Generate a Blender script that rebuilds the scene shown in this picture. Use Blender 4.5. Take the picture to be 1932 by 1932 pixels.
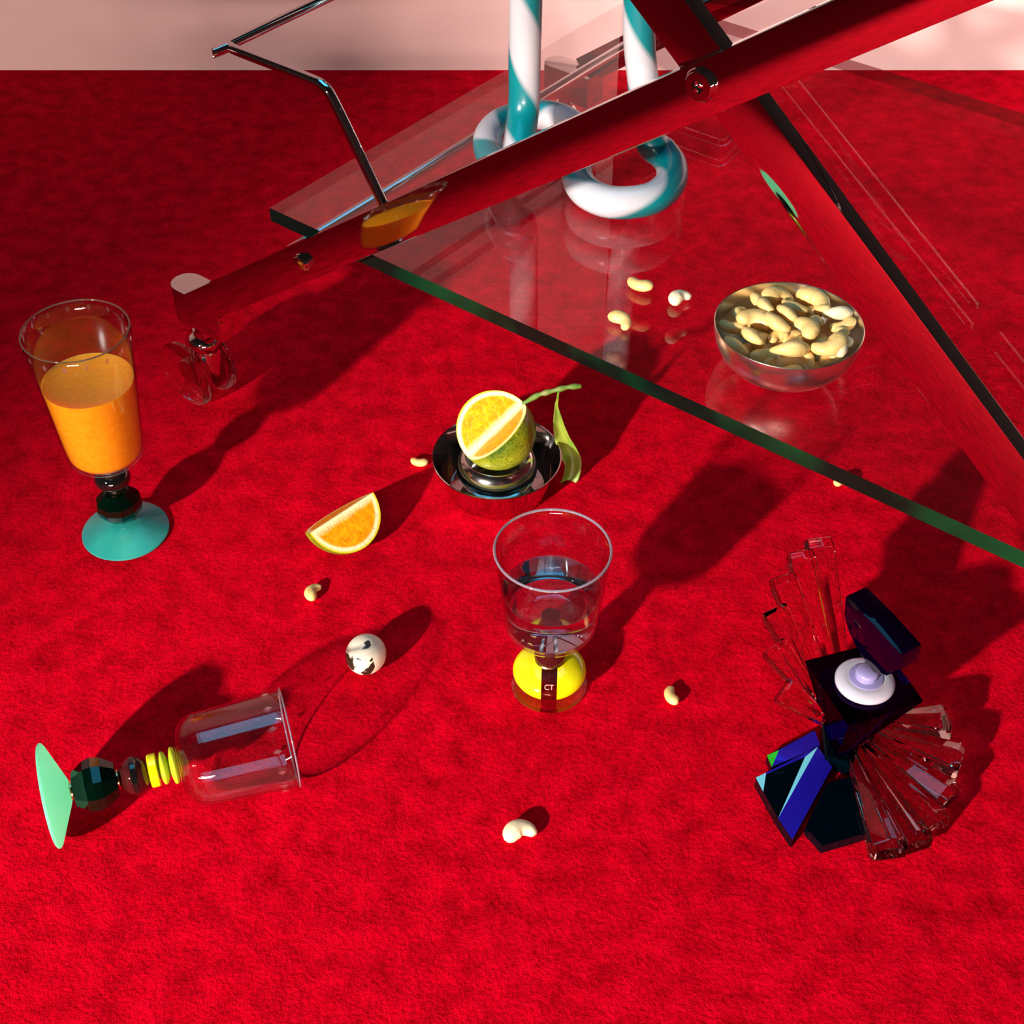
import bpy, bmesh, math, random
from math import sin, cos, pi, radians, sqrt
from mathutils import Vector, Matrix
for o in list(bpy.data.objects): bpy.data.objects.remove(o)
SC = bpy.context.scene
COL = SC.collection
# ---------------------------------------------------------------- camera, world, lights, exposure
F = 2700.0; PITCH = radians(43); HC = 0.8
cam_d = bpy.data.cameras.new('camera'); cam = bpy.data.objects.new('camera', cam_d); COL.objects.link(cam)
cam_d.sensor_width = 36; cam_d.lens = 36*F/1932; cam_d.clip_start = .01; cam_d.clip_end = 50
cam.location = (0, 0, HC); cam.rotation_euler = (radians(90)-PITCH, 0, 0)
SC.camera = cam
SC.view_settings.view_transform = 'Standard'; SC.view_settings.look = 'None'
SC.view_settings.gamma = 1; SC.view_settings.use_curve_mapping = False
SC.view_settings.exposure = 0.0
W = bpy.data.worlds.new('studio_world'); SC.world = W; W.use_nodes = True
wn = W.node_tree; wn.nodes.clear()
wo = wn.nodes.new('ShaderNodeOutputWorld'); bg = wn.nodes.new('ShaderNodeBackground')
tc = wn.nodes.new('ShaderNodeTexCoord'); sx = wn.nodes.new('ShaderNodeSeparateXYZ'); rp = wn.nodes.new('ShaderNodeValToRGB')
wn.links.new(tc.outputs['Generated'], sx.inputs[0]); wn.links.new(sx.outputs['Z'], rp.inputs[0])
wn.links.new(rp.outputs[0], bg.inputs[0]); wn.links.new(bg.outputs[0], wo.inputs[0])
rp.color_ramp.elements[0].color = (.040, .022, .020, 1); rp.color_ramp.elements[0].position = .0
rp.color_ramp.elements[1].color = (.012, .008, .008, 1); rp.color_ramp.elements[1].position = .75
bg.inputs[1].default_value = 1.0
def aim(o, target):
    o.rotation_euler = (Vector(target)-o.location).to_track_quat('-Z', 'Y').to_euler()
def spot(name, loc, target, energy, size, blend, rad, col=(1, .96, .9)):
    d = bpy.data.lights.new(name, 'SPOT'); o = bpy.data.objects.new(name, d); COL.objects.link(o)
    d.energy = energy; d.spot_size = radians(size); d.spot_blend = blend; d.shadow_soft_size = rad; d.color = col
    o.location = loc; aim(o, target); return o
def area(name, loc, target, energy, sx_, sy_, col=(1, 1, 1)):
    d = bpy.data.lights.new(name, 'AREA'); o = bpy.data.objects.new(name, d); COL.objects.link(o)
    d.energy = energy; d.shape = 'RECTANGLE'; d.size = sx_; d.size_y = sy_; d.color = col
    o.location = loc; aim(o, target); return o
spot('key_spot_light', (-1.77, -1.70, 1.21), (.75, -.07, .10), 920, 61, .42, .055)
area('front_fill_light', (-.3, -2.3, .09), (-.4, 1.6, .22), 76, 1.2, .09, (1, .88, .80))
area('cool_softbox', (.0, 1.2, 2.4), (.1, .9, .1), 16, 1.7, 1.2, (.08, .60, 1))
spot('wall_wash_spot', (1.75, .35, .95), (.85, 1.65, .02), 105, 44, .6, .08, (.88, 1, 1))

# ---------------------------------------------------------------- pixel helpers (frame 1932)
SP, CP = sin(PITCH), cos(PITCH)
CAM = Vector((0, 0, HC))
def ray(px, py):
    u = 966-py
    return Vector((px-966, u*SP+F*CP, u*CP-F*SP))
def at(px, py, z=0.):
    d = ray(px, py); return CAM+d*((z-HC)/d.z)
def atY(px, py, Y):
    d = ray(px, py); return CAM+d*(Y/d.y)
def atP(px, py, P, n):
    d = ray(px, py); return CAM+d*((P-CAM).dot(n)/d.dot(n))
def depth(P): return P.y*CP+(HC-P.z)*SP
def scr(P):
    v = (CAM-P).normalized(); r = Vector((0, 0, 1)).cross(v).normalized(); return r, v.cross(r), v
DX = Vector((-.788, .6157, 0)); EX = Vector((.6157, .788, 0)); ZX = Vector((0, 0, 1))
def SE(s, e, z): return DX*s+EX*e+ZX*z

# ---------------------------------------------------------------- materials
def nmat(name):
    m = bpy.data.materials.new(name); m.use_nodes = True
    nt = m.node_tree; b = nt.nodes['Principled BSDF']; return m, nt, b
def pbr(name, col, rough=.4, metal=0, trans=0, ior=1.45, coat=0, bump=None, spec=.5, sss=0, var=None):
    m, nt, b = nmat(name)
    b.inputs['Base Color'].default_value = (*col, 1); b.inputs['Roughness'].default_value = rough
    b.inputs['Metallic'].default_value = metal; b.inputs['Transmission Weight'].default_value = trans
    b.inputs['IOR'].default_value = ior; b.inputs['Coat Weight'].default_value = coat
    b.inputs['Specular IOR Level'].default_value = spec
    if sss:
        b.inputs['Subsurface Weight'].default_value = sss; b.inputs['Subsurface Scale'].default_value = .01
        b.inputs['Subsurface Radius'].default_value = (1, .5, .2)
    t = nt.nodes.new('ShaderNodeTexCoord')
    if bump:
        n = nt.nodes.new('ShaderNodeTexNoise'); n.inputs['Scale'].default_value = bump[0]; n.inputs['Detail'].default_value = 3
        bp = nt.nodes.new('ShaderNodeBump'); bp.inputs['Strength'].default_value = bump[1]; bp.inputs['Distance'].default_value = bump[2]
        nt.links.new(t.outputs['Object'], n.inputs['Vector']); nt.links.new(n.outputs['Fac'], bp.inputs['Height']); nt.links.new(bp.outputs[0], b.inputs['Normal'])
    if var:
        n = nt.nodes.new('ShaderNodeTexNoise'); n.inputs['Scale'].default_value = var[0]; n.inputs['Detail'].default_value = 4
        r = nt.nodes.new('ShaderNodeValToRGB'); r.color_ramp.elements[0].color = (*col, 1); r.color_ramp.elements[1].color = (*var[1], 1)
        r.color_ramp.elements[0].position = var[2] if len(var) > 2 else .35; r.color_ramp.elements[1].position = var[3] if len(var) > 3 else .65
        nt.links.new(t.outputs['Object'], n.inputs['Vector']); nt.links.new(n.outputs['Fac'], r.inputs[0]); nt.links.new(r.outputs[0], b.inputs['Base Color'])
    return m
def thin_glass(name, tint=(.97, .98, .98), ior=1.5, boost=1.0, rough=.004):
    m = bpy.data.materials.new(name); m.use_nodes = True; nt = m.node_tree; nt.nodes.clear()
    o = nt.nodes.new('ShaderNodeOutputMaterial'); mx = nt.nodes.new('ShaderNodeMixShader')
    tr = nt.nodes.new('ShaderNodeBsdfTransparent'); gl = nt.nodes.new('ShaderNodeBsdfGlossy'); fr = nt.nodes.new('ShaderNodeFresnel')
    tr.inputs[0].default_value = (*tint, 1); gl.inputs['Roughness'].default_value = rough; fr.inputs[0].default_value = ior
    mu = nt.nodes.new('ShaderNodeMath'); mu.operation = 'MULTIPLY'; mu.inputs[1].default_value = boost; mu.use_clamp = True
    # both sides of the surface reflect alike
    g = nt.nodes.new('ShaderNodeNewGeometry'); ad = nt.nodes.new('ShaderNodeMath'); ad.operation = 'MULTIPLY_ADD'
    nt.links.new(g.outputs['Backfacing'], ad.inputs[0]); ad.inputs[1].default_value = 1/ior-ior; ad.inputs[2].default_value = ior
    nt.links.new(ad.outputs[0], fr.inputs[0])
    nt.links.new(fr.outputs[0], mu.inputs[0]); nt.links.new(mu.outputs[0], mx.inputs[0])
    nt.links.new(tr.outputs[0], mx.inputs[1]); nt.links.new(gl.outputs[0], mx.inputs[2]); nt.links.new(mx.outputs[0], o.inputs[0])
    return m
def solid_glass(name, tint=(1, 1, 1), ior=1.5, clear=.0, rough=0.):
    m = bpy.data.materials.new(name); m.use_nodes = True; nt = m.node_tree; nt.nodes.clear()
    o = nt.nodes.new('ShaderNodeOutputMaterial'); mx = nt.nodes.new('ShaderNodeMixShader')
    tr = nt.nodes.new('ShaderNodeBsdfTransparent'); gl = nt.nodes.new('ShaderNodeBsdfGlass')
    tr.inputs[0].default_value = (*tint, 1); gl.inputs['Color'].default_value = (*tint, 1); gl.inputs['Roughness'].default_value = rough
    gl.inputs['IOR'].default_value = ior; mx.inputs[0].default_value = clear
    nt.links.new(gl.outputs[0], mx.inputs[1]); nt.links.new(tr.outputs[0], mx.inputs[2]); nt.links.new(mx.outputs[0], o.inputs[0])
    return m

M = {}
M['chrome'] = pbr('polished_chrome', (.58, .55, .54), .035, 1, bump=(30, .05, .0004))
M['steel'] = pbr('brushed_steel', (.82, .74, .67), .25, 1, bump=(160, .12, .0003))
M['steel_mirror'] = pbr('polished_steel', (.62, .58, .55), .07, 1, bump=(60, .1, .0004))
M['steel_ring'] = pbr('polished_inner_steel', (.72, .68, .66), .15, 1, bump=(90, .15, .0004))
M['pane'] = thin_glass('clear_shelf_glass', (.985, .965, .97), 1.52, 1.15)
M['pane_end'] = thin_glass('clear_glass_end', (.97, .93, .93), 1.35, .6, .4)
M['pane_back'] = thin_glass('refracted_carpet_back_edge', (.55, .30, .32), 1.4, .5, .4)  # red tint stands for the carpet refracted through the clear edge
M['pane_edge'] = pbr('dark_green_glass_edge', (.0, .004, .003), .16, 0, 0, spec=.35, coat=.0, var=(7, (.0, .032, .010), .5, .62))
M['bowl_glass'] = thin_glass('thin_drinking_glass', (.975, .97, .975), 1.5, 1.35)
M['etch'] = solid_glass('etched_glass_mark', (.95, .88, .88), 1.45, .1, .6)
M['clear'] = solid_glass('clear_crystal', (1, .955, .94), 1.52, .0)
M['clear_solid'] = solid_glass('clear_cut_glass', (1, .97, .95), 1.5, .3)
M['engraved'] = pbr('pale_engraving', (.75, .35, .28), .5)
M['lip'] = pbr('lilac_glint_lip', (.62, .56, .66), .05, 0, .72, 1.45, coat=.5)  # lilac glint of the clear rim put into its base colour
M['lip_olive'] = pbr('olive_glint_lip', (.30, .20, .12), .05, 0, .8, 1.45)  # olive line reflected along the rim, put into its base colour
M['water'] = solid_glass('blue_glint_water', (.86, .97, 1), 1.33, .0)  # pale blue tint stands for cyan surroundings refracted in the water
M['acrylic'] = solid_glass('clear_acrylic', (.97, .88, .88), 1.45, .15)
M['teal_foot'] = pbr('frosted_teal_glass', (.01, .22, .20), .32, coat=.3, var=(22, (.04, .36, .28), .4, .75))
M['mint_foot'] = pbr('frosted_mint_glass', (.24, .72, .50), .4, coat=.2, var=(10, (.30, .85, .62), .4, .8))
def add_translucent(m, col, fac):
    nt = m.node_tree; b = nt.nodes['Principled BSDF']; o = nt.nodes['Material Output']
    t = nt.nodes.new('ShaderNodeBsdfTranslucent'); t.inputs[0].default_value = (*col, 1); x = nt.nodes.new('ShaderNodeMixShader'); x.inputs[0].default_value = fac
    nt.links.new(b.outputs[0], x.inputs[1]); nt.links.new(t.outputs[0], x.inputs[2]); nt.links.new(x.outputs[0], o.inputs[0])
add_translucent(M['mint_foot'], (.45, .95, .68), .6)
M['dark_green_glass'] = pbr('dark_green_cut_glass', (.0, .004, .002), .03, 0, 0, 1.5)
M['black_glass'] = pbr('black_glass', (.004, .004, .004), .03, 0, 0, 1.5, coat=.5)
M['smoke_red_glass'] = pbr('dark_red_glass', (.10, .012, .012), .03, 0, .6, 1.5)
M['stripe'] = solid_glass('red_clear_glass', (.80, .35, .30), 1.45, .45)
M['gold'] = pbr('gold_ridged_metal', (.85, .55, .28), .2, 1)
M['yellow_glass'] = pbr('opaque_yellow_glass', (.86, .80, .01), .12, 0, 0, coat=.6, var=(30, (.75, .62, .0)))
M['yellow_clear'] = pbr('clear_yellow_glass', (.62, .72, .03), .06, 0, .35, 1.45)
M['juice'] = pbr('orange_juice', (.78, .26, .004), .25, sss=.85, var=(260, (.84, .32, .008)))
M['violet_glass'] = solid_glass('dark_violet_glass', (.16, .07, .42), 1.52, .12)
M['deep_violet'] = pbr('deep_violet_glass', (.001, .0, .004), .03, 0, 0, 1.5, spec=.3)
M['pearl'] = pbr('pearl_white_glass', (.50, .44, .50), .25, 0, 0, coat=.6)
M['pearl_mid'] = pbr('lilac_pearl', (.26, .22, .42), .3)
M['blue_facet'] = pbr('blue_coated_facet', (.03, .015, .62), .12, .55, var=(14, (.02, .01, .45)))
M['cyan_facet'] = pbr('cyan_coated_facet', (.25, .85, 1), .15, .3)
M['green_facet'] = pbr('green_coated_facet', (.03, .65, .02), .2, .3)
M['navy_facet'] = pbr('dark_navy_facet', (.0, .002, .004), .05, 0, 0, spec=.15)
M['cashew'] = pbr('cashew', (.80, .47, .14), .42, sss=.15, bump=(200, .5, .0016), var=(70, (.92, .64, .26), .3, .7))
M['cashew_pale'] = pbr('pale_cashew', (.88, .66, .38), .45, sss=.15, bump=(260, .35, .0012), var=(60, (.93, .78, .52), .3, .7))
M['leaf'] = pbr('citrus_leaf', (.16, .26, .03), .35, coat=.2, bump=(120, .3, .001), var=(45, (.36, .38, .04)))
M['twig'] = pbr('green_twig', (.12, .20, .02), .5, var=(70, (.34, .26, .10), .5, .7))

def carpet():
    m, nt, b = nmat('red_carpet')
    t = nt.nodes.new('ShaderNodeTexCoord')
    def noise(s, d, r=.6, dist=0):
        n = nt.nodes.new('ShaderNodeTexNoise'); n.inputs['Scale'].default_value = s; n.inputs['Detail'].default_value = d
        n.inputs['Roughness'].default_value = r; n.inputs['Distortion'].default_value = dist
        nt.links.new(t.outputs['Object'], n.inputs['Vector']); return n
    a = noise(300, 4, .78, .1); c = noise(48, 3); l = noise(7, 2); v = noise(700, 2)
    r = nt.nodes.new('ShaderNodeValToRGB'); e = r.color_ramp.elements
    e[0].position = .32; e[0].color = (.28, .0, .002, 1); e[1].position = .66; e[1].color = (.93, .0, .017, 1)
    mx = nt.nodes.new('ShaderNodeMath'); mx.operation = 'MULTIPLY_ADD'; mx.inputs[1].default_value = .5
    nt.links.new(c.outputs['Fac'], mx.inputs[0])
    h = nt.nodes.new('ShaderNodeMath'); h.operation = 'MULTIPLY'; h.inputs[1].default_value = .5
    nt.links.new(a.outputs['Fac'], h.inputs[0]); nt.links.new(h.outputs[0], mx.inputs[2])
    nt.links.new(mx.outputs[0], r.inputs[0]); nt.links.new(r.outputs[0], b.inputs['Base Color'])
    b.inputs['Roughness'].default_value = 1; b.inputs['Specular IOR Level'].default_value = .02
    b.inputs['Sheen Weight'].default_value = .08; b.inputs['Sheen Roughness'].default_value = .5; b.inputs['Sheen Tint'].default_value = (1, .03, .05, 1)
    b1 = nt.nodes.new('ShaderNodeBump'); b1.inputs['Strength'].default_value = .85; b1.inputs['Distance'].default_value = .003
    nt.links.new(a.outputs['Fac'], b1.inputs['Height'])
    b2 = nt.nodes.new('ShaderNodeBump'); b2.inputs['Strength'].default_value = .5; b2.inputs['Distance'].default_value = .005
    nt.links.new(c.outputs['Fac'], b2.inputs['Height']); nt.links.new(b1.outputs[0], b2.inputs['Normal'])
    b3 = nt.nodes.new('ShaderNodeBump'); b3.inputs['Strength'].default_value = .25; b3.inputs['Distance'].default_value = .001
    nt.links.new(v.outputs['Fac'], b3.inputs['Height']); nt.links.new(b2.outputs[0], b3.inputs['Normal'])
    nt.links.new(b3.outputs[0], b.inputs['Normal'])
    return m
M['carpet'] = carpet()
M['wall'] = pbr('pink_plaster', (.90, .57, .51), .75, bump=(300, .25, .001), var=(5, (.95, .63, .57)))
M['wall_dark'] = pbr('dark_plaster', (.10, .02, .02), .8)

def fruit_mats(R):
    m, nt, b = nmat('green_citrus_rind')
    t = nt.nodes.new('ShaderNodeTexCoord'); n = nt.nodes.new('ShaderNodeTexNoise'); n.inputs['Scale'].default_value = 28; n.inputs['Detail'].default_value = 3
    n2 = nt.nodes.new('ShaderNodeTexNoise'); n2.inputs['Scale'].default_value = 520
    r = nt.nodes.new('ShaderNodeValToRGB'); e = r.color_ramp.elements
    e[0].position = .38; e[0].color = (.045, .12, .004, 1); e[1].position = .66; e[1].color = (.36, .36, .01, 1)
    r2 = nt.nodes.new('ShaderNodeValToRGB'); e = r2.color_ramp.elements; e[0].position = .36; e[0].color = (.35, .35, .3, 1); e[1].position = .5; e[1].color = (1, 1, 1, 1)
    mm = nt.nodes.new('ShaderNodeMix'); mm.data_type = 'RGBA'; mm.blend_type = 'MULTIPLY'; mm.inputs[0].default_value = .8
    for q in (n, n2): nt.links.new(t.outputs['Object'], q.inputs['Vector'])
    nt.links.new(n.outputs['Fac'], r.inputs[0]); nt.links.new(n2.outputs['Fac'], r2.inputs[0])
    nt.links.new(r.outputs[0], mm.inputs[6]); nt.links.new(r2.outputs[0], mm.inputs[7]); nt.links.new(mm.outputs[2], b.inputs['Base Color'])
    b.inputs['Roughness'].default_value = .38; b.inputs['Coat Weight'].default_value = .25
    bp = nt.nodes.new('ShaderNodeBump'); bp.inputs['Strength'].default_value = .4; bp.inputs['Distance'].default_value = .0006
    nt.links.new(n2.outputs['Fac'], bp.inputs['Height']); nt.links.new(bp.outputs[0], b.inputs['Normal'])
    rind = m
    m, nt, b = nmat('orange_citrus_flesh')
    t = nt.nodes.new('ShaderNodeTexCoord')
    ln = nt.nodes.new('ShaderNodeVectorMath'); ln.operation = 'LENGTH'; nt.links.new(t.outputs['Object'], ln.inputs[0])
    d1 = nt.nodes.new('ShaderNodeMath'); d1.operation = 'DIVIDE'; d1.inputs[1].default_value = R; nt.links.new(ln.outputs['Value'], d1.inputs[0])
    s = nt.nodes.new('ShaderNodeSeparateXYZ'); nt.links.new(t.outputs['Object'], s.inputs[0])
    cx = nt.nodes.new('ShaderNodeCombineXYZ'); nt.links.new(s.outputs[0], cx.inputs[0]); nt.links.new(s.outputs[1], cx.inputs[1])
    l2 = nt.nodes.new('ShaderNodeVectorMath'); l2.operation = 'LENGTH'; nt.links.new(cx.outputs[0], l2.inputs[0])
    nz = nt.nodes.new('ShaderNodeTexNoise'); nz.inputs['Scale'].default_value = 90; nz.inputs['Detail'].default_value = 2; nt.links.new(t.outputs['Object'], nz.inputs['Vector'])
    ad = nt.nodes.new('ShaderNodeMath'); ad.operation = 'MULTIPLY_ADD'; ad.inputs[1].default_value = .006; nt.links.new(nz.outputs['Fac'], ad.inputs[0]); nt.links.new(l2.outputs['Value'], ad.inputs[2])
    d2 = nt.nodes.new('ShaderNodeMath'); d2.operation = 'DIVIDE'; d2.inputs[1].default_value = R; nt.links.new(ad.outputs[0], d2.inputs[0])
    pulp = nt.nodes.new('ShaderNodeTexNoise'); pulp.inputs['Scale'].default_value = 260; pulp.inputs['Detail'].default_value = 2; pulp.inputs['Distortion'].default_value = 1.0
    nt.links.new(t.outputs['Object'], pulp.inputs['Vector'])
    pr_ = nt.nodes.new('ShaderNodeValToRGB'); e = pr_.color_ramp.elements
    e[0].position = .35; e[0].color = (.90, .25, .0, 1); e[1].position = .68; e[1].color = (1.0, .42, .002, 1); nt.links.new(pulp.outputs['Fac'], pr_.inputs[0])
    ring = nt.nodes.new('ShaderNodeValToRGB'); e = ring.color_ramp.elements
    e[0].position = .83; e[0].color = (0, 0, 0, 1); e[1].position = .88; e[1].color = (1, 1, 1, 1); nt.links.new(d1.outputs[0], ring.inputs[0])
    core = nt.nodes.new('ShaderNodeValToRGB'); e = core.color_ramp.elements
    e[0].position = .14; e[0].color = (1, 1, 1, 1); e[1].position = .30; e[1].color = (0, 0, 0, 1); nt.links.new(d2.outputs[0], core.inputs[0])
    mxm = nt.nodes.new('ShaderNodeMath'); mxm.operation = 'MAXIMUM'; nt.links.new(ring.outputs[0], mxm.inputs[0]); nt.links.new(core.outputs[0], mxm.inputs[1])
    m1 = nt.nodes.new('ShaderNodeMix'); m1.data_type = 'RGBA'; nt.links.new(mxm.outputs[0], m1.inputs[0]); nt.links.new(pr_.outputs[0], m1.inputs[6]); m1.inputs[7].default_value = (.97, .84, .42, 1)
    peel = nt.nodes.new('ShaderNodeValToRGB'); e = peel.color_ramp.elements
    e[0].position = .93; e[0].color = (0, 0, 0, 1); e[1].position = .965; e[1].color = (1, 1, 1, 1); nt.links.new(d1.outputs[0], peel.inputs[0])
    m2 = nt.nodes.new('ShaderNodeMix'); m2.data_type = 'RGBA'; nt.links.new(peel.outputs[0], m2.inputs[0]); nt.links.new(m1.outputs[2], m2.inputs[6]); m2.inputs[7].default_value = (.80, .62, .02, 1)
    nt.links.new(m2.outputs[2], b.inputs['Base Color']); b.inputs['Roughness'].default_value = .3
    bp = nt.nodes.new('ShaderNodeBump'); bp.inputs['Strength'].default_value = .5; bp.inputs['Distance'].default_value = .001
    nt.links.new(pulp.outputs['Fac'], bp.inputs['Height']); nt.links.new(bp.outputs[0], b.inputs['Normal'])
    return rind, m
FR = .033
M['rind'], M['flesh'] = fruit_mats(FR)

def swirl_mat():
    m, nt, b = nmat('teal_and_white_swirl')
    uv = nt.nodes.new('ShaderNodeUVMap'); s = nt.nodes.new('ShaderNodeSeparateXYZ'); nt.links.new(uv.outputs[0], s.inputs[0])
    a = nt.nodes.new('ShaderNodeMath'); a.operation = 'MULTIPLY_ADD'; a.inputs[1].default_value = 7.7     # turns per metre
    nt.links.new(s.outputs[1], a.inputs[0]); ph = nt.nodes.new('ShaderNodeMath'); ph.operation = 'ADD'; ph.inputs[1].default_value = -.92
    nt.links.new(s.outputs[0], ph.inputs[0]); nt.links.new(ph.outputs[0], a.inputs[2])
    k = nt.nodes.new('ShaderNodeMath'); k.operation = 'MULTIPLY'; k.inputs[1].default_value = 2*pi; nt.links.new(a.outputs[0], k.inputs[0])
    si = nt.nodes.new('ShaderNodeMath'); si.operation = 'SINE'; nt.links.new(k.outputs[0], si.inputs[0])
    r = nt.nodes.new('ShaderNodeValToRGB'); e = r.color_ramp.elements
    e[0].position = .0; e[0].color = (.0, .15, .17, 1); e[1].position = 1; e[1].color = (.48, .455, .47, 1)
    x = r.color_ramp.elements.new(.42); x.color = (.0, .17, .18, 1); x = r.color_ramp.elements.new(.62); x.color = (.44, .42, .44, 1)
    h = nt.nodes.new('ShaderNodeMath'); h.operation = 'MULTIPLY_ADD'; h.inputs[1].default_value = .5; h.inputs[2].default_value = .5
    nt.links.new(si.outputs[0], h.inputs[0]); nt.links.new(h.outputs[0], r.inputs[0]); nt.links.new(r.outputs[0], b.inputs['Base Color'])
    b.inputs['Roughness'].default_value = .28; b.inputs['Coat Weight'].default_value = .3
    return m
M['swirl'] = swirl_mat()
def egg_mat():
    m, nt, b = nmat('speckled_eggshell')
    t = nt.nodes.new('ShaderNodeTexCoord'); n = nt.nodes.new('ShaderNodeTexNoise'); n.inputs['Scale'].default_value = 80; n.inputs['Detail'].default_value = 2.5; n.inputs['Distortion'].default_value = .6
    mp = nt.nodes.new('ShaderNodeMapping'); mp.inputs['Location'].default_value = (.31, .12, .05)
    nt.links.new(t.outputs['Object'], mp.inputs[0]); nt.links.new(mp.outputs[0], n.inputs['Vector'])
    r = nt.nodes.new('ShaderNodeValToRGB'); e = r.color_ramp.elements
    e[0].position = .43; e[0].color = (.025, .015, .008, 1); e[1].position = .45; e[1].color = (.82, .70, .52, 1)
    nt.links.new(n.outputs['Fac'], r.inputs[0])
    nt.links.new(r.outputs[0], b.inputs['Base Color']); b.inputs['Roughness'].default_value = .4
    return m
M['egg'] = egg_mat()

# ---------------------------------------------------------------- object helpers
def tag(o, label=None, cat=None, group=None, kind=None):
    if label: o['label'] = label
    if cat: o['category'] = cat
    if group: o['group'] = group
    if kind: o['kind'] = kind
    return o
def empty(name, loc, rot=None, label=None, cat=None, group=None):
    o = bpy.data.objects.new(name, None); COL.objects.link(o); o.location = loc; o.empty_display_size = .02
    if rot is not None: o.rotation_euler = rot
    return tag(o, label, cat, group)
def build(name, vf, mats, parent=None, smooth=None, loc=None, rot=None, uv=None, mi=None):
    me = bpy.data.meshes.new(name); me.from_pydata([tuple(v) for v in vf[0]], [], vf[1])
    for m in (mats if isinstance(mats, (list, tuple)) else [mats]): me.materials.append(m)
    if mi: me.polygons.foreach_set('material_index', mi)
    if uv:
        l = me.uv_layers.new(name='UVMap')
        for p in me.polygons:
            for li, u in zip(p.loop_indices, uv[p.index]): l.data[li].uv = u
    bm = bmesh.new(); bm.from_mesh(me); bmesh.ops.recalc_face_normals(bm, faces=bm.faces); bm.to_mesh(me); bm.free()
    if smooth is not None:
        me.shade_smooth()
        if smooth < 180: me.set_sharp_from_angle(angle=radians(smooth))
    me.update()
    o = bpy.data.objects.new(name, me); COL.objects.link(o)
    if parent: o.parent = parent
    if loc is not None: o.location = loc
    if rot is not None: o.rotation_euler = rot
    return o
def lathe(prof, n=64, twist=0):
    """closed or open profile of (r, z); r==0 collapses to a pole"""
    V, Fc, idx = [], [], []
    for (r, z) in prof:
        if r < 1e-7: idx.append([len(V)]*n); V.append(Vector((0, 0, z)))
        else:
            st = len(V); idx.append(list(range(st, st+n)))
            for i in range(n):
                a = 2*pi*i/n+twist; V.append(Vector((r*cos(a), r*sin(a), z)))
    for k in range(len(prof)-1):
        A, B = idx[k], idx[k+1]
        for i in range(n):
            j = (i+1) % n; f = []
            for q in (A[i], A[j], B[j], B[i]):
                if q not in f: f.append(q)
            if len(f) > 2: Fc.append(tuple(f))
    return V, Fc
def merge(*vfs):
    V, Fc = [], []
    for v, f in vfs:
        k = len(V); V += list(v); Fc += [tuple(i+k for i in q) for q in f]
    return V, Fc
def xf(vf, mat): return [mat @ Vector(v) for v in vf[0]], vf[1]
def smooth_path(P, sub=10, closed=False):
    out = []; n = len(P)
    g = (lambda i: P[i % n]) if closed else (lambda i: P[max(0, min(n-1, i))])
    for i in range(n if closed else n-1):
        a, b, c, d = g(i-1), g(i), g(i+1), g(i+2)
        for k in range(sub):
            t = k/sub
            out.append(.5*((2*b)+(c-a)*t+(2*a-5*b+4*c-d)*t*t+(3*b-a-3*c+d)*t**3))
    if not closed: out.append(P[-1])
    return out
def tube(P, R, n=16, cap=True, sec=None):
    """parallel-transported tube; R float or list; returns vf, uv"""
    N = len(P); R = R if isinstance(R, (list, tuple)) else [R]*N
    T = [(P[min(N-1, i+1)]-P[max(0, i-1)]).normalized() for i in range(N)]
    up = Vector((0, 0, 1)) if abs(T[0].z) < .9 else Vector((1, 0, 0))
    X = (up-T[0]*up.dot(T[0])).normalized(); V, Fc, UV = [], [], []; L = [0]
    for i in range(N):
        X = (X-T[i]*X.dot(T[i])).normalized(); Y = T[i].cross(X)
        if i: L.append(L[-1]+(P[i]-P[i-1]).length)
        for k in range(n):
            a = 2*pi*k/n; V.append(P[i]+(X*cos(a)+Y*sin(a))*R[i])
    for i in range(N-1):
        for k in range(n):
            j = (k+1) % n; Fc.append((i*n+k, i*n+j, i*n+n+j, i*n+n+k))
            UV.append([(k/n, L[i]), ((k+1)/n, L[i]), ((k+1)/n, L[i+1]), (k/n, L[i+1])])
    if cap:
        for s, st in ((0, 0), (N-1, (N-1)*n)):
            # rounded end: two shrinking rings
            base = st; prev = list(range(st, st+n)); sg = -1 if s == 0 else 1
            for fr_, of in ((.75, .5), (.35, .8)):
                cur = []
                for k in range(n):
                    V.append(P[s]+(Vector(V[st+k])-P[s])*fr_+T[s]*sg*R[s]*of*.5); cur.append(len(V)-1)
                for k in range(n):
                    j = (k+1) % n; Fc.append((prev[k], prev[j], cur[j], cur[k])); UV.append([(k/n, L[s]), ((k+1)/n, L[s]), ((k+1)/n, L[s]), (k/n, L[s])])
                prev = cur
            Fc.append(tuple(prev)); UV.append([(k/n, L[s]) for k in range(n)])
    return (V, Fc), UV
def prism(poly, off):
    """polygon (list of Vector) extruded by vector off"""
    n = len(poly); V = [Vector(p) for p in poly]+[Vector(p)+off for p in poly]
    Fc = [tuple(range(n)), tuple(range(2*n-1, n-1, -1))]+[(i, (i+1) % n, n+(i+1) % n, n+i) for i in range(n)]
    return V, Fc
def bevelled(name, vf, mat, w, parent=None, seg=2, smooth=40):
    o = build(name, vf, mat, parent)
    bm = bmesh.new(); bm.from_mesh(o.data)
    bmesh.ops.bevel(bm, geom=list(bm.edges), offset=w, segments=seg, profile=.6, affect='EDGES', clamp_overlap=True)
    bmesh.ops.recalc_face_normals(bm, faces=bm.faces)
    bm.to_mesh(o.data); bm.free(); o.data.shade_smooth(); o.data.set_sharp_from_angle(angle=radians(smooth)); return o
def frame(X, Y, Z, loc=Vector((0, 0, 0))):
    m = Matrix((X, Y, Z)).transposed().to_4x4(); m.translation = loc; return m

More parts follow.
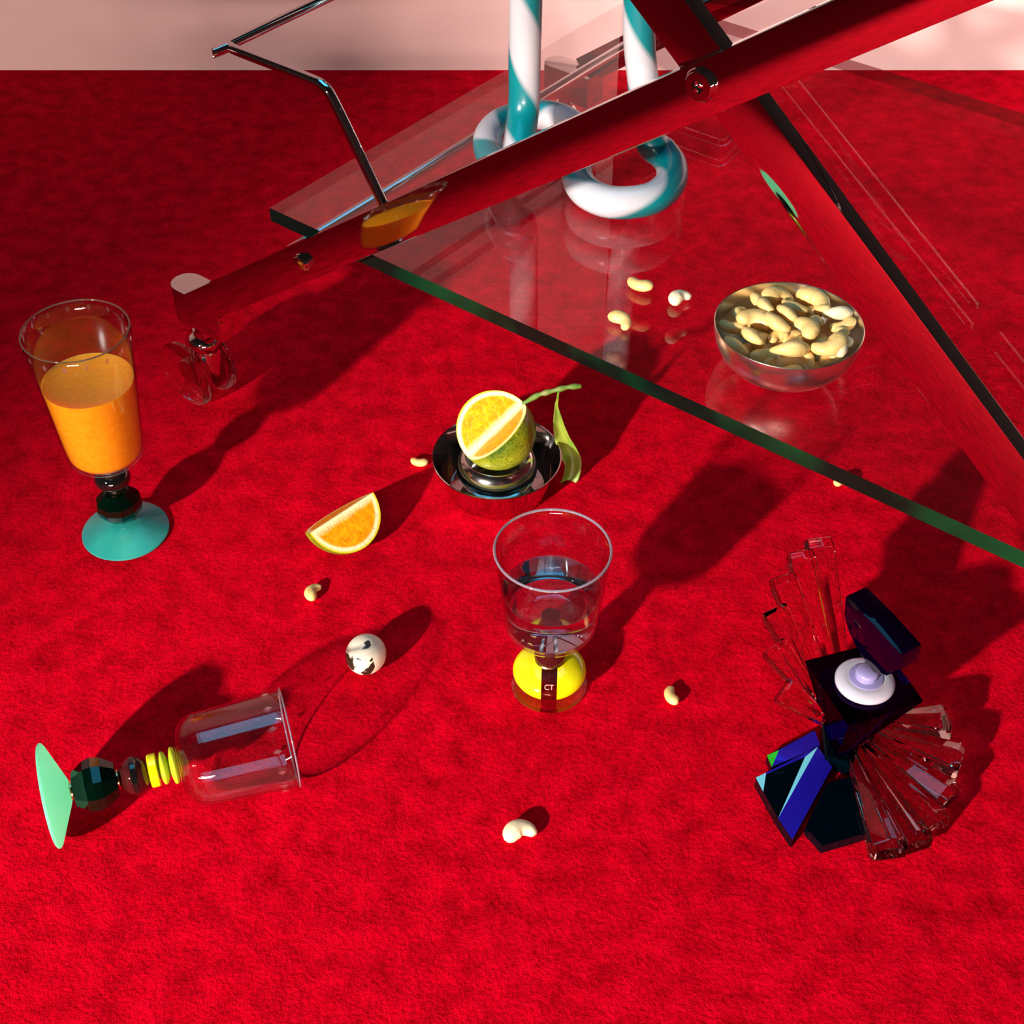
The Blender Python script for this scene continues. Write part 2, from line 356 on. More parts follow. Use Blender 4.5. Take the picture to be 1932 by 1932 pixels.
# ================================================================ SETTING
fl = build('floor', ([(-3, -3.2, 0), (3, -3.2, 0), (3, 1.66, 0), (-3, 1.66, 0), (-3, -3.2, -.05), (3, -3.2, -.05), (3, 1.66, -.05), (-3, 1.66, -.05)],
      [(0, 1, 2, 3), (7, 6, 5, 4), (0, 4, 5, 1), (1, 5, 6, 2), (2, 6, 7, 3), (3, 7, 4, 0)]), M['carpet'])
tag(fl, 'bright red short pile carpet covering the whole floor', 'floor', kind='structure')
def boxv(x0, x1, y0, y1, z0, z1):
    return ([(x0, y0, z0), (x1, y0, z0), (x1, y1, z0), (x0, y1, z0), (x0, y0, z1), (x1, y0, z1), (x1, y1, z1), (x0, y1, z1)],
            [(0, 3, 2, 1), (4, 5, 6, 7), (0, 1, 5, 4), (1, 2, 6, 5), (2, 3, 7, 6), (3, 0, 4, 7)])
wl = build('wall_back', merge(boxv(-3, .13, 1.652, 1.75, -.05, 1.9), boxv(.13, 3, 1.652, 1.75, -.05, .33)), M['wall'])  # right section's low height made up to keep its reflection off the shelf
tag(wl, 'matte pink plaster wall behind the trolley', 'wall', kind='structure')

# ================================================================ TROLLEY
C0 = SE(.35, .89, 0)
tro = empty('serving_trolley', C0, None, 'folding chrome trolley with crossed flat legs and a clear glass shelf', 'trolley')
tro_off = -C0
def L(vf): return [Vector(v)+tro_off for v in vf[0]], vf[1]
WB = .0285
def flat_bar(s0, z0, s1, z1, e0, e1, name='leg', cut0=None):
    d = Vector((s1-s0, z1-z0)).normalized(); n = Vector((-d.y, d.x))*WB/2
    q = [(s0+n.x, z0+n.y), (s1+n.x, z1+n.y), (s1-n.x, z1-n.y), (s0-n.x, z0-n.y)]
    return bevelled(name, L(prism([SE(s, e0, z) for s, z in q], EX*(e1-e0))), M['chrome'], .0006, tro)
z1f = lambda s: .2314+.7305*(.652-s)
z2f = lambda s: .4545+.814*(s-.352)
for (ea, eb) in (((.610, .621), (.622, .633)), ((1.158, 1.169), (1.146, 1.157))):
    flat_bar(.812, z1f(.812), -.12, z1f(-.12), *ea)
    flat_bar(-.105, z2f(-.105), .78, z2f(.78), *eb)
def disc_on(s, e, z, r, h, name, parent, mat='chrome', hole=True, sgn=-1):
    # short turned boss whose axis is EX, facing the camera side
    pr_ = [(0, 0), (r*1.18, 0), (r*1.18, h*.35), (r*1.1, h*.5), (r, h*.5), (r, h*.92), (r*.95, h)]
    pr_ += [(r*.42, h), (r*.36, h*.7), (r*.28, h*.5), (r*.15, h*.7), (0, h*.75)] if hole else [(r*.5, h*1.15), (0, h*1.2)]
    Z = EX*sgn; X = DX*1; Y = Z.cross(X)
    return build(name, L(xf(lathe(pr_, 40), frame(X, Y, Z, SE(s, e, z)))), M[mat], parent, 35)
disc_on(.3515, .6105, .4545, .0080, .0042, 'pivot_bolt', tro)
disc_on(.3515, 1.1685, .4545, .0078, .007, 'pivot_bolt', tro, sgn=1)
disc_on(.672, .6105, z1f(.672), .0062, .0045, 'bolt', tro, hole=False)
disc_on(.672, 1.1685, z1f(.672), .0062, .0045, 'bolt', tro, hole=False, sgn=1)
# cross rods
for s, z, r in ((.700, .208, .0046), (.045, .208, .0046), (-.10, z1f(-.10), .006), (.76, z2f(.76), .006)):
    vf, _ = tube([SE(s, .622 if z < .3 else .618, z), SE(s, 1.157, z)], r, 20)
    build('cross_rod', L(vf), M['chrome'], tro, 50)
# glass shelf
gs = build('glass_shelf', L(prism([SE(.735, .640, .225), SE(.735, 1.137, .225), SE(-.035, 1.137, .225), SE(-.035, .640, .225)], ZX*-.0115)),
           [M['pane'], M['pane_edge'], M['pane_end'], M['pane_back']], tro, mi=[0, 0, 2, 3, 2, 1])
gs['label'] = 'clear glass with dark green edges'
# bent rail rod at the left end of the shelf
def rail(e_front, e_back):
    R_ = .0036; e0, e1 = e_front, e_back
    pts = [SE(.590, e0, .287), SE(.614, e0, .327), SE(.633, e0, .357), SE(.640, e0, .3625), SE(.650, e0, .364), SE(.700, e0, .364), SE(.722, e0, .364),
           SE(.7285, e0+.002, .364), SE(.731, e0+.0085, .364), SE(.731, (e0+e1)/2, .364), SE(.731, e1-.0085, .364), SE(.7285, e1-.002, .364), SE(.722, e1, .364),
           SE(.650, e1, .364), SE(.640, e1, .3625), SE(.633, e1, .357), SE(.614, e1, .327), SE(.590, e1, .287)]
    vf, _ = tube(smooth_path(pts, 5), R_, 20)
    build('guard_rail', L(vf), M['chrome'], tro, 60)
rail(.617, 1.164)
# caster feet
def caster(s, e, sg):
    # rounded bracket plate
    z0, z1_ = .088, .121
    poly = []
    for k in range(9):
        a = -pi/2+pi*k/8; poly.append((s+sg*(.010+.014*cos(a)), e+.014*sin(a)))
    poly += [(s-sg*.040, e+.014), (s-sg*.040, e-.014)]
    br = bevelled('bracket', L(prism([SE(a, b, z0) for a, b in poly], ZX*(z1_-z0))), M['chrome'], .0008, tro)
    c = SE(s, e, 0)+tro_off
    build('swivel_collar', lathe([(0, .060), (.0135, .060), (.0145, .064), (.0145, .068), (.0125, .071), (.009, .073), (.009, .078), (.006, .080), (.006, .089), (0, .089)], 40), M['chrome'], br, 35, loc=c)
    st = s; hub = [(0, -.0105), (.0115, -.0105), (.0125, -.009), (.0125, .009), (.0115, .0105), (0, .0105)]
    Z = EX; X = DX; Y = Z.cross(X)
    body = merge(lathe([(0, .022), (.0125, .022), (.0135, .030), (.0135, .056), (.0120, .0605), (0, .0605)], 40), xf(lathe(hub, 36), frame(X, Y, Z, DX*sg*.015+Vector((0, 0, .031)))))
    build('fork', body, M['chrome'], br, 40, loc=c)
    for k in (-1, 1):
        wp = [(0, 0), (.0290, 0), (.0308, .0012), (.0308, .0048), (.0290, .0060), (.020, .0060), (.018, .0045), (0, .0045)]
        w = build('wheel', xf(lathe(wp, 56), frame(X, Y, Z, EX*k*.0112+DX*sg*.015+Vector((0, 0, .0309)))) if k > 0 else
                  xf(lathe(wp, 56), frame(X, -Y, -Z, EX*k*.0112+DX*sg*.015+Vector((0, 0, .0309)))), M['acrylic'], br, 35, loc=c)
        w['label'] = 'clear acrylic wheel'
for e_, in ((.629,), (1.150,)):
    caster(.828, e_, 1); caster(-.135, e_, -1)

# ================================================================ TWISTED TUBE ORNAMENT
zt = .2255+.0125
def A(px, py, z=zt): return at(px, py, z)
l1 = A(984, 292); l2 = A(1224, 262)
top1 = Vector((at(990, 0, .47).x, l1.y, .47)); top2 = Vector((l2.x-.012, l2.y+.005, .52))
pts = [Vector((l1.x+.004, l1.y+.004, .58)), Vector((l1.x+.004, l1.y+.004, .50)), Vector((l1.x+.003, l1.y+.004, .40)), Vector((l1.x+.002, l1.y+.003, .32)), Vector((l1.x+.001, l1.y-.002, .275)),
       A(966, 318, zt+.009), A(932, 300), A(921, 264), A(942, 235), A(985, 220), A(1035, 218), A(1075, 233), A(1096, 262), A(1092, 296),
       A(1089, 332), A(1106, 362), A(1145, 380), A(1190, 382), A(1235, 372), A(1264, 346), A(1267, 314), A(1250, 288, zt+.002), A(1226, 262, zt+.014),
       Vector((l2.x-.008, l2.y+.004, .290)), Vector((l2.x-.013, l2.y+.006, .33)), Vector((l2.x-.015, l2.y+.006, .40)), Vector((l2.x-.015, l2.y+.006, .50)), Vector((l2.x-.015, l2.y+.006, .58))]
vf, uvs = tube(smooth_path(pts, 8), .0122, 40)
def ss(x):
    x = max(0, min(1, (x-.31)/.16)); return x*x*(3-2*x)
uvs = [[(u, v+.060*ss(v)) for u, v in f] for f in uvs]
o = build('twisted_glass_cane', vf, M['swirl'], None, 60, uv=uvs)
tag(o, 'thick looped tube swirled in teal and white standing on the glass shelf', 'ornament')

# ================================================================ GOBLETS
def ring_marks(r, z, n, sc=.0022):
    V, Fc = [], []
    for i in range(n):
        a = 2*pi*i/n
        for q in ((0, sc*1.25), (sc*.75/r, 0), (0, -sc*1.25), (-sc*.75/r, 0)):
            V.append(Vector((r*cos(a+q[0]), r*sin(a+q[0]), z+q[1])))
        k = len(V); Fc.append((k-4, k-3, k-2, k-1))
    return V, Fc
def shell(outer, t):
    """outer profile bottom->top (r,z), returns closed shell profile with wall t"""
    inner = []
    for i, (r, z) in enumerate(outer):
        if r < 1e-7: inner.append((0, z+t*1.4))
        else: inner.append((max(r-t, .0005), z+(t*1.2 if i < len(outer)*.5 else 0)))
    top_r, top_z = outer[-1]
    return outer+[(top_r-t*.5, top_z+t*.45)]+inner[::-1]
def bowl_profile(r0, r1, z0, z1, round_=.02, n=8):
    p = [(0, z0)]
    for k in range(n+1):
        a = pi/2*k/n; p.append((max(r0-round_, .0)+round_*sin(a), z0+round_*(1-cos(a)))) if k else p.append((r0-round_, z0))
    m = 8
    for k in range(1, m+1): t = k/m; p.append((r0+(r1-r0)*t, z0+round_+(z1-z0-round_)*t))
    return p
def bead(r, z0, z1, n, flat=.55):
    h = (z1-z0); c = (z0+z1)/2
    return lathe([(0, z0), (r*flat, z0), (r*.93, c-h*.2), (r, c), (r*.93, c+h*.2), (r*flat, z1), (0, z1)], n)
def ball(r, z0, z1, n=48, cut=.3, m=14):
    c = (z0+z1)/2; h = (z1-z0)/2; a0 = math.asin(cut); p = [(0, z0)]
    for k in range(m+1):
        a = -pi/2+a0+(pi-2*a0)*k/m; p.append((r*cos(a), c+h*sin(a)/cos(a0)))
    return lathe(p+[(0, z1)], n)
def disc(r, z0, z1, b=.0008, n=48): return lathe([(0, z0), (r-b, z0), (r, z0+b), (r, z1-b), (r-b, z1), (0, z1)], n)

# --- juice goblet
base = at(238, 1003, 0)
g = empty('goblet', base, None, 'tall goblet of orange juice with teal foot, at left', 'goblet')
foot = build('foot', lathe([(0, .0004), (.0335, .0004), (.0347, .0012), (.0345, .0024), (.030, .0048), (.014, .0128), (.008, .0150), (0, .0150)], 72), M['teal_foot'], g, 30)
build('gold_ring', disc(.0075, .0150, .0175), M['gold'], g, 30)
build('stem_bead', bead(.0185, .0175, .0450, 10), M['dark_green_glass'], g)['label'] = 'faceted dark green glass bead'
build('gold_ring', disc(.0062, .0450, .0480), M['gold'], g, 30)
build('stem_bead', ball(.0140, .0480, .0690), M['black_glass'], g, 50)['label'] = 'round black glass bead'
build('neck', lathe([(0, .0690), (.0085, .0690), (.0095, .0705), (.0085, .0725), (.0100, .0745), (.0105, .0768), (0, .0768)], 48), M['clear_solid'], g, 60)
bp_ = bowl_profile(.0300, .0388, .077, .1985, .013)
sh = shell(bp_, .0012); vb = lathe(sh, 96); rm = ring_marks(.0386, .192, 16)
nb = len(vb[1]); vb = merge(vb, rm)
build('bowl', vb, [M['bowl_glass'], M['etch']], g, 60, mi=[0]*nb+[1]*len(rm[1]))['label'] = 'clear glass bowl'
def lip(r, z, t, g, m='lip'):
    build('rim', lathe([(r+t*cos(a), z+t*sin(a)) for a in [2*pi*k/10 for k in range(11)]], 96), M[m], g, 180)
lip(.0382, .1988, .0006, g, 'lip_olive')
def liquid(bp, z_top, t, z_off=.0005):
    pr_ = []
    for (r, z) in bp:
        if z <= z_top: pr_.append((max(r-t, 0) if r > 0 else 0, z+(t*1.6 if z < bp[0][1]+.012 else 0)))
    zz = z_top; r_last = None
    for a, b in zip(bp, bp[1:]):
        if a[1] <= zz <= b[1] and b[1] > a[1]: r_last = a[0]+(b[0]-a[0])*(zz-a[1])/(b[1]-a[1])-t
    pr_ = [p for i, p in enumerate(pr_) if i == 0 or p[1] >= pr_[i-1][1]]
    pr_ += [(r_last, zz), (r_last-.0012, zz-.0006), (0, zz-.0008)]
    return lathe(pr_, 96)
o = build('orange_juice', liquid(bp_, .154, .0017), M['juice'], None, 60, loc=base)
tag(o, 'orange juice filling two thirds of the tall goblet', 'juice')

# --- lying empty goblet
pa = at(90, 1502, .0345); pb = at(545, 1391, .0345)
ax = (pb-pa); ax.z = 0; LEN = ax.length; ax.normalize()
Y_ = ZX.cross(ax); fr3 = frame(ZX.copy()*-1, Y_, ax)
g = empty('goblet', pa, fr3.to_euler(), 'empty goblet lying on its side, mint green foot to the left', 'goblet')
print('lying length', LEN)
build('foot', lathe([(0, .0), (.0335, .0), (.0345, .0008), (.0345, .0018), (.033, .003), (.009, .0135), (.0065, .0142), (0, .0142)], 72), M['mint_foot'], g, 30)['label'] = 'mint green conical foot'
build('gold_ring', disc(.0068, .0142, .0168), M['gold'], g, 30)
build('stem_bead', bead(.0185, .0168, .0440, 10, .62), M['dark_green_glass'], g)['label'] = 'faceted near black bead'
build('gold_ring', disc(.0068, .0440, .0462), M['gold'], g, 30)
build('stem_bead', ball(.0128, .0462, .0650, cut=.35), M['smoke_red_glass'], g, 50)['label'] = 'dark red glass bead'
build('band', disc(.0132, .0535, .0580), M['black_glass'], g, 30)['label'] = 'black band round the bead'
build('yellow_disc', disc(.0112, .0650, .0710), M['yellow_glass'], g, 30)
build('glass_disc', lathe([(0, .0710), (.006, .0712), (.0108, .0735), (.0112, .0745), (.0105, .0760), (.006, .0778), (0, .078)], 48), M['yellow_clear'], g, 60)
build('glass_disc', lathe([(0, .0780), (.006, .0782), (.0120, .0800), (.0126, .0812), (.0118, .0828), (.006, .084), (0, .084)], 48), M['yellow_clear'], g, 60)
bl = bowl_profile(.0310, .0343, .0842, LEN, .016)
vb = lathe(shell(bl, .0011), 96); nb = len(vb[1]); rm = ring_marks(.0343, LEN-.010, 14); vb = merge(vb, rm)
build('bowl', vb, [M['bowl_glass'], M['etch']], g, 60, mi=[0]*nb+[1]*len(rm[1]))

lip(.0338, LEN+.0002, .0006, g)
# --- water goblet
base = at(1036, 1292, 0)
g = empty('goblet', base, (0, 0, math.atan2(base.x, base.y)*-1), 'short goblet of water on a round yellow foot, near the middle', 'goblet')
def ell_slice(a, c, zc, x0, x1, n=16, m=48):
    V, Fc = [], []
    xs = [x0+(x1-x0)*k/n for k in range(n+1)]
    if abs(abs(x1)-a) < 1e-6: xs = [x0+(x1-x0)*sin(pi/2*k/n) for k in range(n+1)]
    rings = []
    for x in xs:
        q = sqrt(max(0, 1-(x/a)**2))
        if q < 1e-4: rings.append([len(V)]*m); V.append(Vector((x, 0, zc)))
        else:
            rings.append(list(range(len(V), len(V)+m)))
            for i in range(m):
                t = 2*pi*i/m; V.append(Vector((x, a*q*cos(t), zc+c*q*sin(t))))
    for A_, B_ in zip(rings, rings[1:]):
        for i in range(m):
            j = (i+1) % m; f = []
            for q in (A_[i], A_[j], B_[j], B_[i]):
                if q not in f: f.append(q)
            if len(f) > 2: Fc.append(tuple(f))
    Fc.append(tuple(rings[0]))
    if len(set(rings[-1])) > 1: Fc.append(tuple(rings[-1]))
    return V, Fc
wst = .0056
ft = build('foot', lathe([(0, .0003), (.0262, .0003), (.0275, .0015), (.0262, .0036), (.0, .0045)], 64), M['clear_solid'], g, 40); ft['label'] = 'clear glass foot rim'
for sg in (-1, 1):
    build('yellow_dome', ell_slice(.0263, .0125, .0165, sg*wst, sg*.0263), M['yellow_glass'], g, 50)
st = build('clear_stripe', ell_slice(.0263, .0125, .0165, -wst+.00005, wst-.00005, 6), M['stripe'], g, 50); st['label'] = 'clear red tinted stripe through the yellow foot'
# small engraved letters on the stripe
cu = bpy.data.curves.new('engraving', 'FONT'); cu.body = 'CT'; cu.size = .0052; cu.extrude = .0001; cu.align_x = 'CENTER'; cu.align_y = 'CENTER'
to = bpy.data.objects.new('engraving', cu); COL.objects.link(to)
dg = bpy.context.evaluated_depsgraph_get(); me = bpy.data.meshes.new_from_object(to.evaluated_get(dg)); bpy.data.objects.remove(to)
eo = bpy.data.objects.new('engraving', me); COL.objects.link(eo); me.materials.append(M['engraved']); eo.parent = g
th = radians(-62); yy = -.0263*cos(radians(38))*.99; 
eo.location = (0, -.0223, .0165+.0125*.545); eo.rotation_euler = (radians(38), 0, 0)
build('stem', lathe([(0, .0285), (.0098, .0285), (.0102, .0300), (.0098, .0312), (.0112, .0320), (.0110, .0370), (.0085, .0455), (0, .0455)], 48), M['smoke_red_glass'], g, 40)['label'] = 'dark red conical glass stem'
build('collar', lathe([(0, .0283), (.0102, .0283), (.0108, .0292), (.0102, .0301), (0, .0301)], 24), M['gold'], g, 30)
build('stem_cap', disc(.0078, .0455, .0570), M['black_glass'], g, 30)['label'] = 'black glass cap under the bowl'
bw = bowl_profile(.0325, .0392, .0568, .1375, .0155)
build('bowl', lathe(shell(bw, .0013), 96), M['bowl_glass'], g, 60)['label'] = 'clear glass bowl'
lip(.0386, .1378, .0009, g)
o = build('water', liquid(bw, .0990, .0017), M['water'], None, 60, loc=base)
tag(o, 'clear water, tinted for refracted blue light, in the yellow footed goblet', 'water')

# ================================================================ CITRUS CUP, FRUIT, WEDGE
cb = at(938, 921, 0)
g = empty('steel_cup', cb, None, 'polished steel cup with an inner ring holding the cut citrus fruit', 'cup')
outer = [(0, .0004), (.037, .0004), (.0405, .002), (.0425, .006), (.0475, .020), (.0515, .0325), (.0527, .0350), (.0533, .0356), (.0530, .0362),
         (.0520, .0358), (.0505, .0325), (.0465, .020), (.0415, .0065), (.0392, .0035), (.030, .0025), (0, .0025)]
build('outer_wall', lathe(outer, 96), M['steel_mirror'], g, 40)
inner = [(.0225, .0026), (.0270, .008), (.0315, .016), (.0332, .0225), (.0328, .0285), (.0305, .0335), (.0275, .0362), (.0262, .0368), (.0255, .0362),
         (.0262, .0348), (.0285, .0320), (.0300, .0280), (.0300, .022), (.0285, .013), (.0245, .007), (.0200, .004), (0, .0038), (0, .0026), (.0225, .0026)]
build('inner_ring', lathe(inner, 96), M['steel_ring'], g, 40)
def part_sphere(R, a0, a1, squash=.96, n=28, m=40, e=1.0):
    V, Fc = [], []
    rows = []
    for i in range(n+1):
        ph = pi*i/n; r = R*sin(ph); z = R*squash*cos(ph)
        if i in (0, n): rows.append([len(V)]*(m+1)); V.append(Vector((0, 0, z)))
        else:
            rows.append(list(range(len(V), len(V)+m+1)))
            for k in range(m+1):
                t = a0+(a1-a0)*k/m; V.append(Vector((r*cos(t), r*sin(t), z)))
    for A_, B_ in zip(rows, rows[1:]):
        for k in range(m):
            f = []
            for q in (A_[k], A_[k+1], B_[k+1], B_[k]):
                if q not in f: f.append(q)
            if len(f) > 2: Fc.append(tuple(f))
    return V, Fc
def half_faces(R, a0, a1, squash=.96, n=28):
    out = []
    for t in (a0, a1):
        d = Vector((cos(t), sin(t), 0)); V = [Vector((0, 0, R*squash*cos(pi*i/n)))+d*R*sin(pi*i/n) for i in range(n+1)]
        # ring grid to the core for smooth shading
        W_, Fc = [], []
        K = 6
        for i in range(n+1):
            for k in range(K+1):
                core = Vector((0, 0, V[i].z)); W_.append(core.lerp(V[i], k/K))
        for i in range(n):
            for k in range(K):
                q = [i*(K+1)+k, i*(K+1)+k+1, (i+1)*(K+1)+k+1, (i+1)*(K+1)+k]; Fc.append(tuple(q))
        out.append((W_, Fc))
    return merge(*out)
fc = at(936, 812, .061)
r_, u_, v_ = scr(fc)
a_ = (.72*r_+.69*u_).normalized(); p_ = (-.69*r_+.72*u_).normalized()
fm = frame(p_, v_, a_)
g = empty('citrus_fruit', fc, fm.to_euler(), 'green skinned orange fruit with a wedge cut out, resting in the steel cup', 'fruit')
A0, A1 = radians(112), radians(360)
build('rind', part_sphere(FR, A0, A1), M['rind'], g, 50)
build('flesh', half_faces(FR*.995, A0, A1), M['flesh'], g)
gi = fm.to_4x4(); gi.translation = fc; gi = gi.inverted()
Yt = fc.y+.014
tw = [gi @ v for v in smooth_path([fc+a_*FR*.93, atY(1012, 747, Yt), atY(1030, 741, Yt), atY(1053, 735, Yt), atY(1075, 730, Yt), atY(1096, 729, Yt)], 6)]
vf, _ = tube(tw, [.0021-.0004*sin(i*.9) for i in range(len(tw))], 12)
sb = build('stem', vf, M['twig'], g, 50)
# leaf hanging from the stem
lp = [atY(1054, 737, Yt), atY(1052, 752, Yt), atY(1050, 768, Yt), atY(1055, 795, Yt+.002), atY(1063, 822, Yt+.004), atY(1074, 850, Yt+.003), atY(1079, 872, Yt), atY(1074, 898, Yt-.004), atY(1062, 920, Yt-.008), atY(1045, 943, Yt-.012)]
lw = [.0008, .0010, .0018, .0052, .0076, .0088, .0080, .0078, .0050, .0004]
ang = [60, 60, 60, 42, 40, 50, 72, 82, 70, 60]
sp_ = smooth_path(lp, 5); K = len(sp_)-1; V, Fc = [], []
def interp(arr, t):
    x = t*(len(arr)-1); i = min(int(x), len(arr)-2); return arr[i]+(arr[i+1]-arr[i])*(x-i)
NC = 8
for i, P in enumerate(sp_):
    t = i/K; T = (sp_[min(K, i+1)]-sp_[max(0, i-1)]).normalized()
    r0, u0, v0 = scr(P); side = T.cross(v0).normalized(); nn = side.cross(T).normalized()
    th = radians(interp(ang, t)-60); sd = side*cos(th)+nn*sin(th); nr = -side*sin(th)+nn*cos(th); w = interp(lw, t)
    for k in range(NC+1):
        x = k/NC*2-1; V.append(P+sd*x*w*.9+nr*(abs(x)**1.5)*w*.65+sd*.0)
for i in range(K):
    for k in range(NC): Fc.append((i*(NC+1)+k, i*(NC+1)+k+1, (i+1)*(NC+1)+k+1, (i+1)*(NC+1)+k))
lf = build('leaf', ([gi @ v for v in V], Fc), M['leaf'], g, 60)
so = lf.modifiers.new('thickness', 'SOLIDIFY'); so.thickness = .0005

wc = at(645, 967, .0245); r_, u_, v_ = scr(wc)
a2 = (.90*(.893*r_+.45*u_)-.43*v_).normalized(); q2 = (.45*r_-.893*u_).normalized(); y2 = a2.cross(q2).normalized()
wm = frame(q2, y2, a2)
B1 = radians(98); ps = part_sphere(FR, 0, B1, 1.0, 28, 20)
zmin = min((wm @ v).z for v in ps[0]); d = ray(645, 967)
# keep the same sight line while the rind touches the carpet
for _ in range(1): wc = CAM+d*(((-zmin+.0003)-HC)/d.z)
g = empty('citrus_wedge', wc, wm.to_euler(), 'cut wedge of orange citrus lying on the carpet left of the steel cup', 'fruit')
build('rind', ps, M['rind'], g, 50)
build('flesh', half_faces(FR*.995, 0, B1, 1.0), M['flesh'], g)

# ================================================================ EGG
ep = at(690, 1236, .0145)
V, Fc = lathe([(.0146*sin(pi*i/24)*(1+.06*cos(pi*i/24)), -.0168*cos(pi*i/24)) for i in range(25)], 40)
V = [Vector((0, 0, v.z)) if False else v for v in V]
o = build('quail_egg', (V, Fc), M['egg'], None, 180, loc=(ep.x, ep.y, .0149), rot=(radians(68), radians(10), radians(-14)))
tag(o, 'small cream egg with black speckles in front of the lying goblet shadow', 'egg')

# ================================================================ NUT BOWL
nb_ = at(1489, 612, .257); NB = Vector((nb_.x, nb_.y, .2253))
g = empty('steel_bowl', NB, None, 'brushed steel bowl full of cashews on the glass shelf', 'bowl')
prf = [(0, .0002), (.024, .0002), (.0305, .0015), (.0370, .0050), (.0425, .0110), (.0462, .0190), (.0480, .0270), (.0484, .0318), (.0481, .0322), (.0477, .0318),
       (.0473, .0270), (.0455, .0193), (.0418, .0116), (.0363, .0059), (.030, .0026), (.024, .0014), (0, .0014)]
build('bowl_wall', lathe(prf, 96), M['steel'], g, 40)

# ================================================================ CASHEWS
def cashew_mesh(name, Rm, ang, r0, r1, seed, mat, flat=.85):
    rnd = random.Random(seed); n = 14; pts, rad = [], []
    for i in range(n+1):
        t = i/n; a = -ang/2+ang*t
        rr = Rm*(1+.10*sin(3*t+seed)); pts.append(Vector((rr*sin(a), rr*cos(a)-Rm*.6, .0006*sin(seed+4*t))))
        w = sin(pi*min(1, max(0, (t*.94+.03))))**.42; rad.append((r0+(r1-r0)*t+.0006*sin(6*t+seed))*w)
    V, Fc = [], []; m = 14
    for i in range(n+1):
        T = (pts[min(n, i+1)]-pts[max(0, i-1)]).normalized(); S = Vector((-T.y, T.x, 0)).normalized()
        for k in range(m):
            b = 2*pi*k/m
            dent = 1-.12*max(0, cos(b))*(1-abs(i/n-.5)*2)
            V.append(pts[i]+S*(-cos(b))*rad[i]*1.05*dent+Vector((0, 0, 1))*sin(b)*rad[i]*flat)
    for i in range(n):
        for k in range(m):
            j = (k+1) % m; Fc.append((i*m+k, i*m+j, i*m+m+j, i*m+m+k))
    Fc.append(tuple(range(m))); Fc.append(tuple(n*m+k for k in range(m)))
    o = build(name, (V, Fc), mat, None, 180)
    return o
protos = [cashew_mesh('cashew', .0075, radians(165), .0062, .0044, 1, M['cashew']),
          cashew_mesh('cashew', .0090, radians(125), .0060, .0040, 2, M['cashew']),
          cashew_mesh('cashew', .0068, radians(180), .0056, .0048, 3, M['cashew']),
          cashew_mesh('cashew', .0105, radians(110), .0046, .0034, 5, M['cashew']),
          cashew_mesh('cashew', .0072, radians(165), .0066, .0050, 7, M['cashew_pale'])]
used = set()
def put(i, loc, rot, sc, label, group):
    if i in used: o = protos[i].copy(); COL.objects.link(o)
    else: o = protos[i]; used.add(i)
    o.location = loc; o.rotation_euler = rot; o.scale = (sc, sc, sc)
    o['label'] = label; o['category'] = 'cashew'; o['group'] = group
    return o
GL = 'loose cashews scattered about'
zg = .2255
loose = [
 (1207, 533, zg, 1, 150, 1.02, 'cashew on the glass shelf nearest the trolley leg, tapering to the upper left'),
 (1286, 563, zg, 4, 40, .86, 'small hooked cashew on the glass shelf just left of the steel bowl'),
 (1170, 607, zg, 0, -50, .92, 'curled cashew with a brown scorch mark near the front edge of the glass shelf'),
 (790, 869, 0, 1, 165, .80, 'small cashew on the carpet left of the steel cup'),
 (594, 1116, 0, 0, 75, .86, 'cashew on the carpet below the citrus wedge'),
 (1592, 908, 0, 2, 10, .95, 'cashew half hidden under the front edge of the glass shelf'),
 (1271, 1310, 0, 1, 105, .88, 'cashew on the carpet between the water goblet and the perfume bottle'),
 (984, 1572, 0, 4, 20, 1.08, 'frontmost cashew, alone on the carpet below the water goblet')]
for px, py, z, i, yaw, sc, lab in loose:
    P = at(px, py, z+.0045*sc)
    put(i, (P.x, P.y, z+.0046*sc), (radians(6), 0, radians(yaw)), sc, lab, GL)
rnd = random.Random(11)
LB = 'pale golden cashew in the pile inside the steel bowl'; GB = 'cashews piled in the steel bowl'
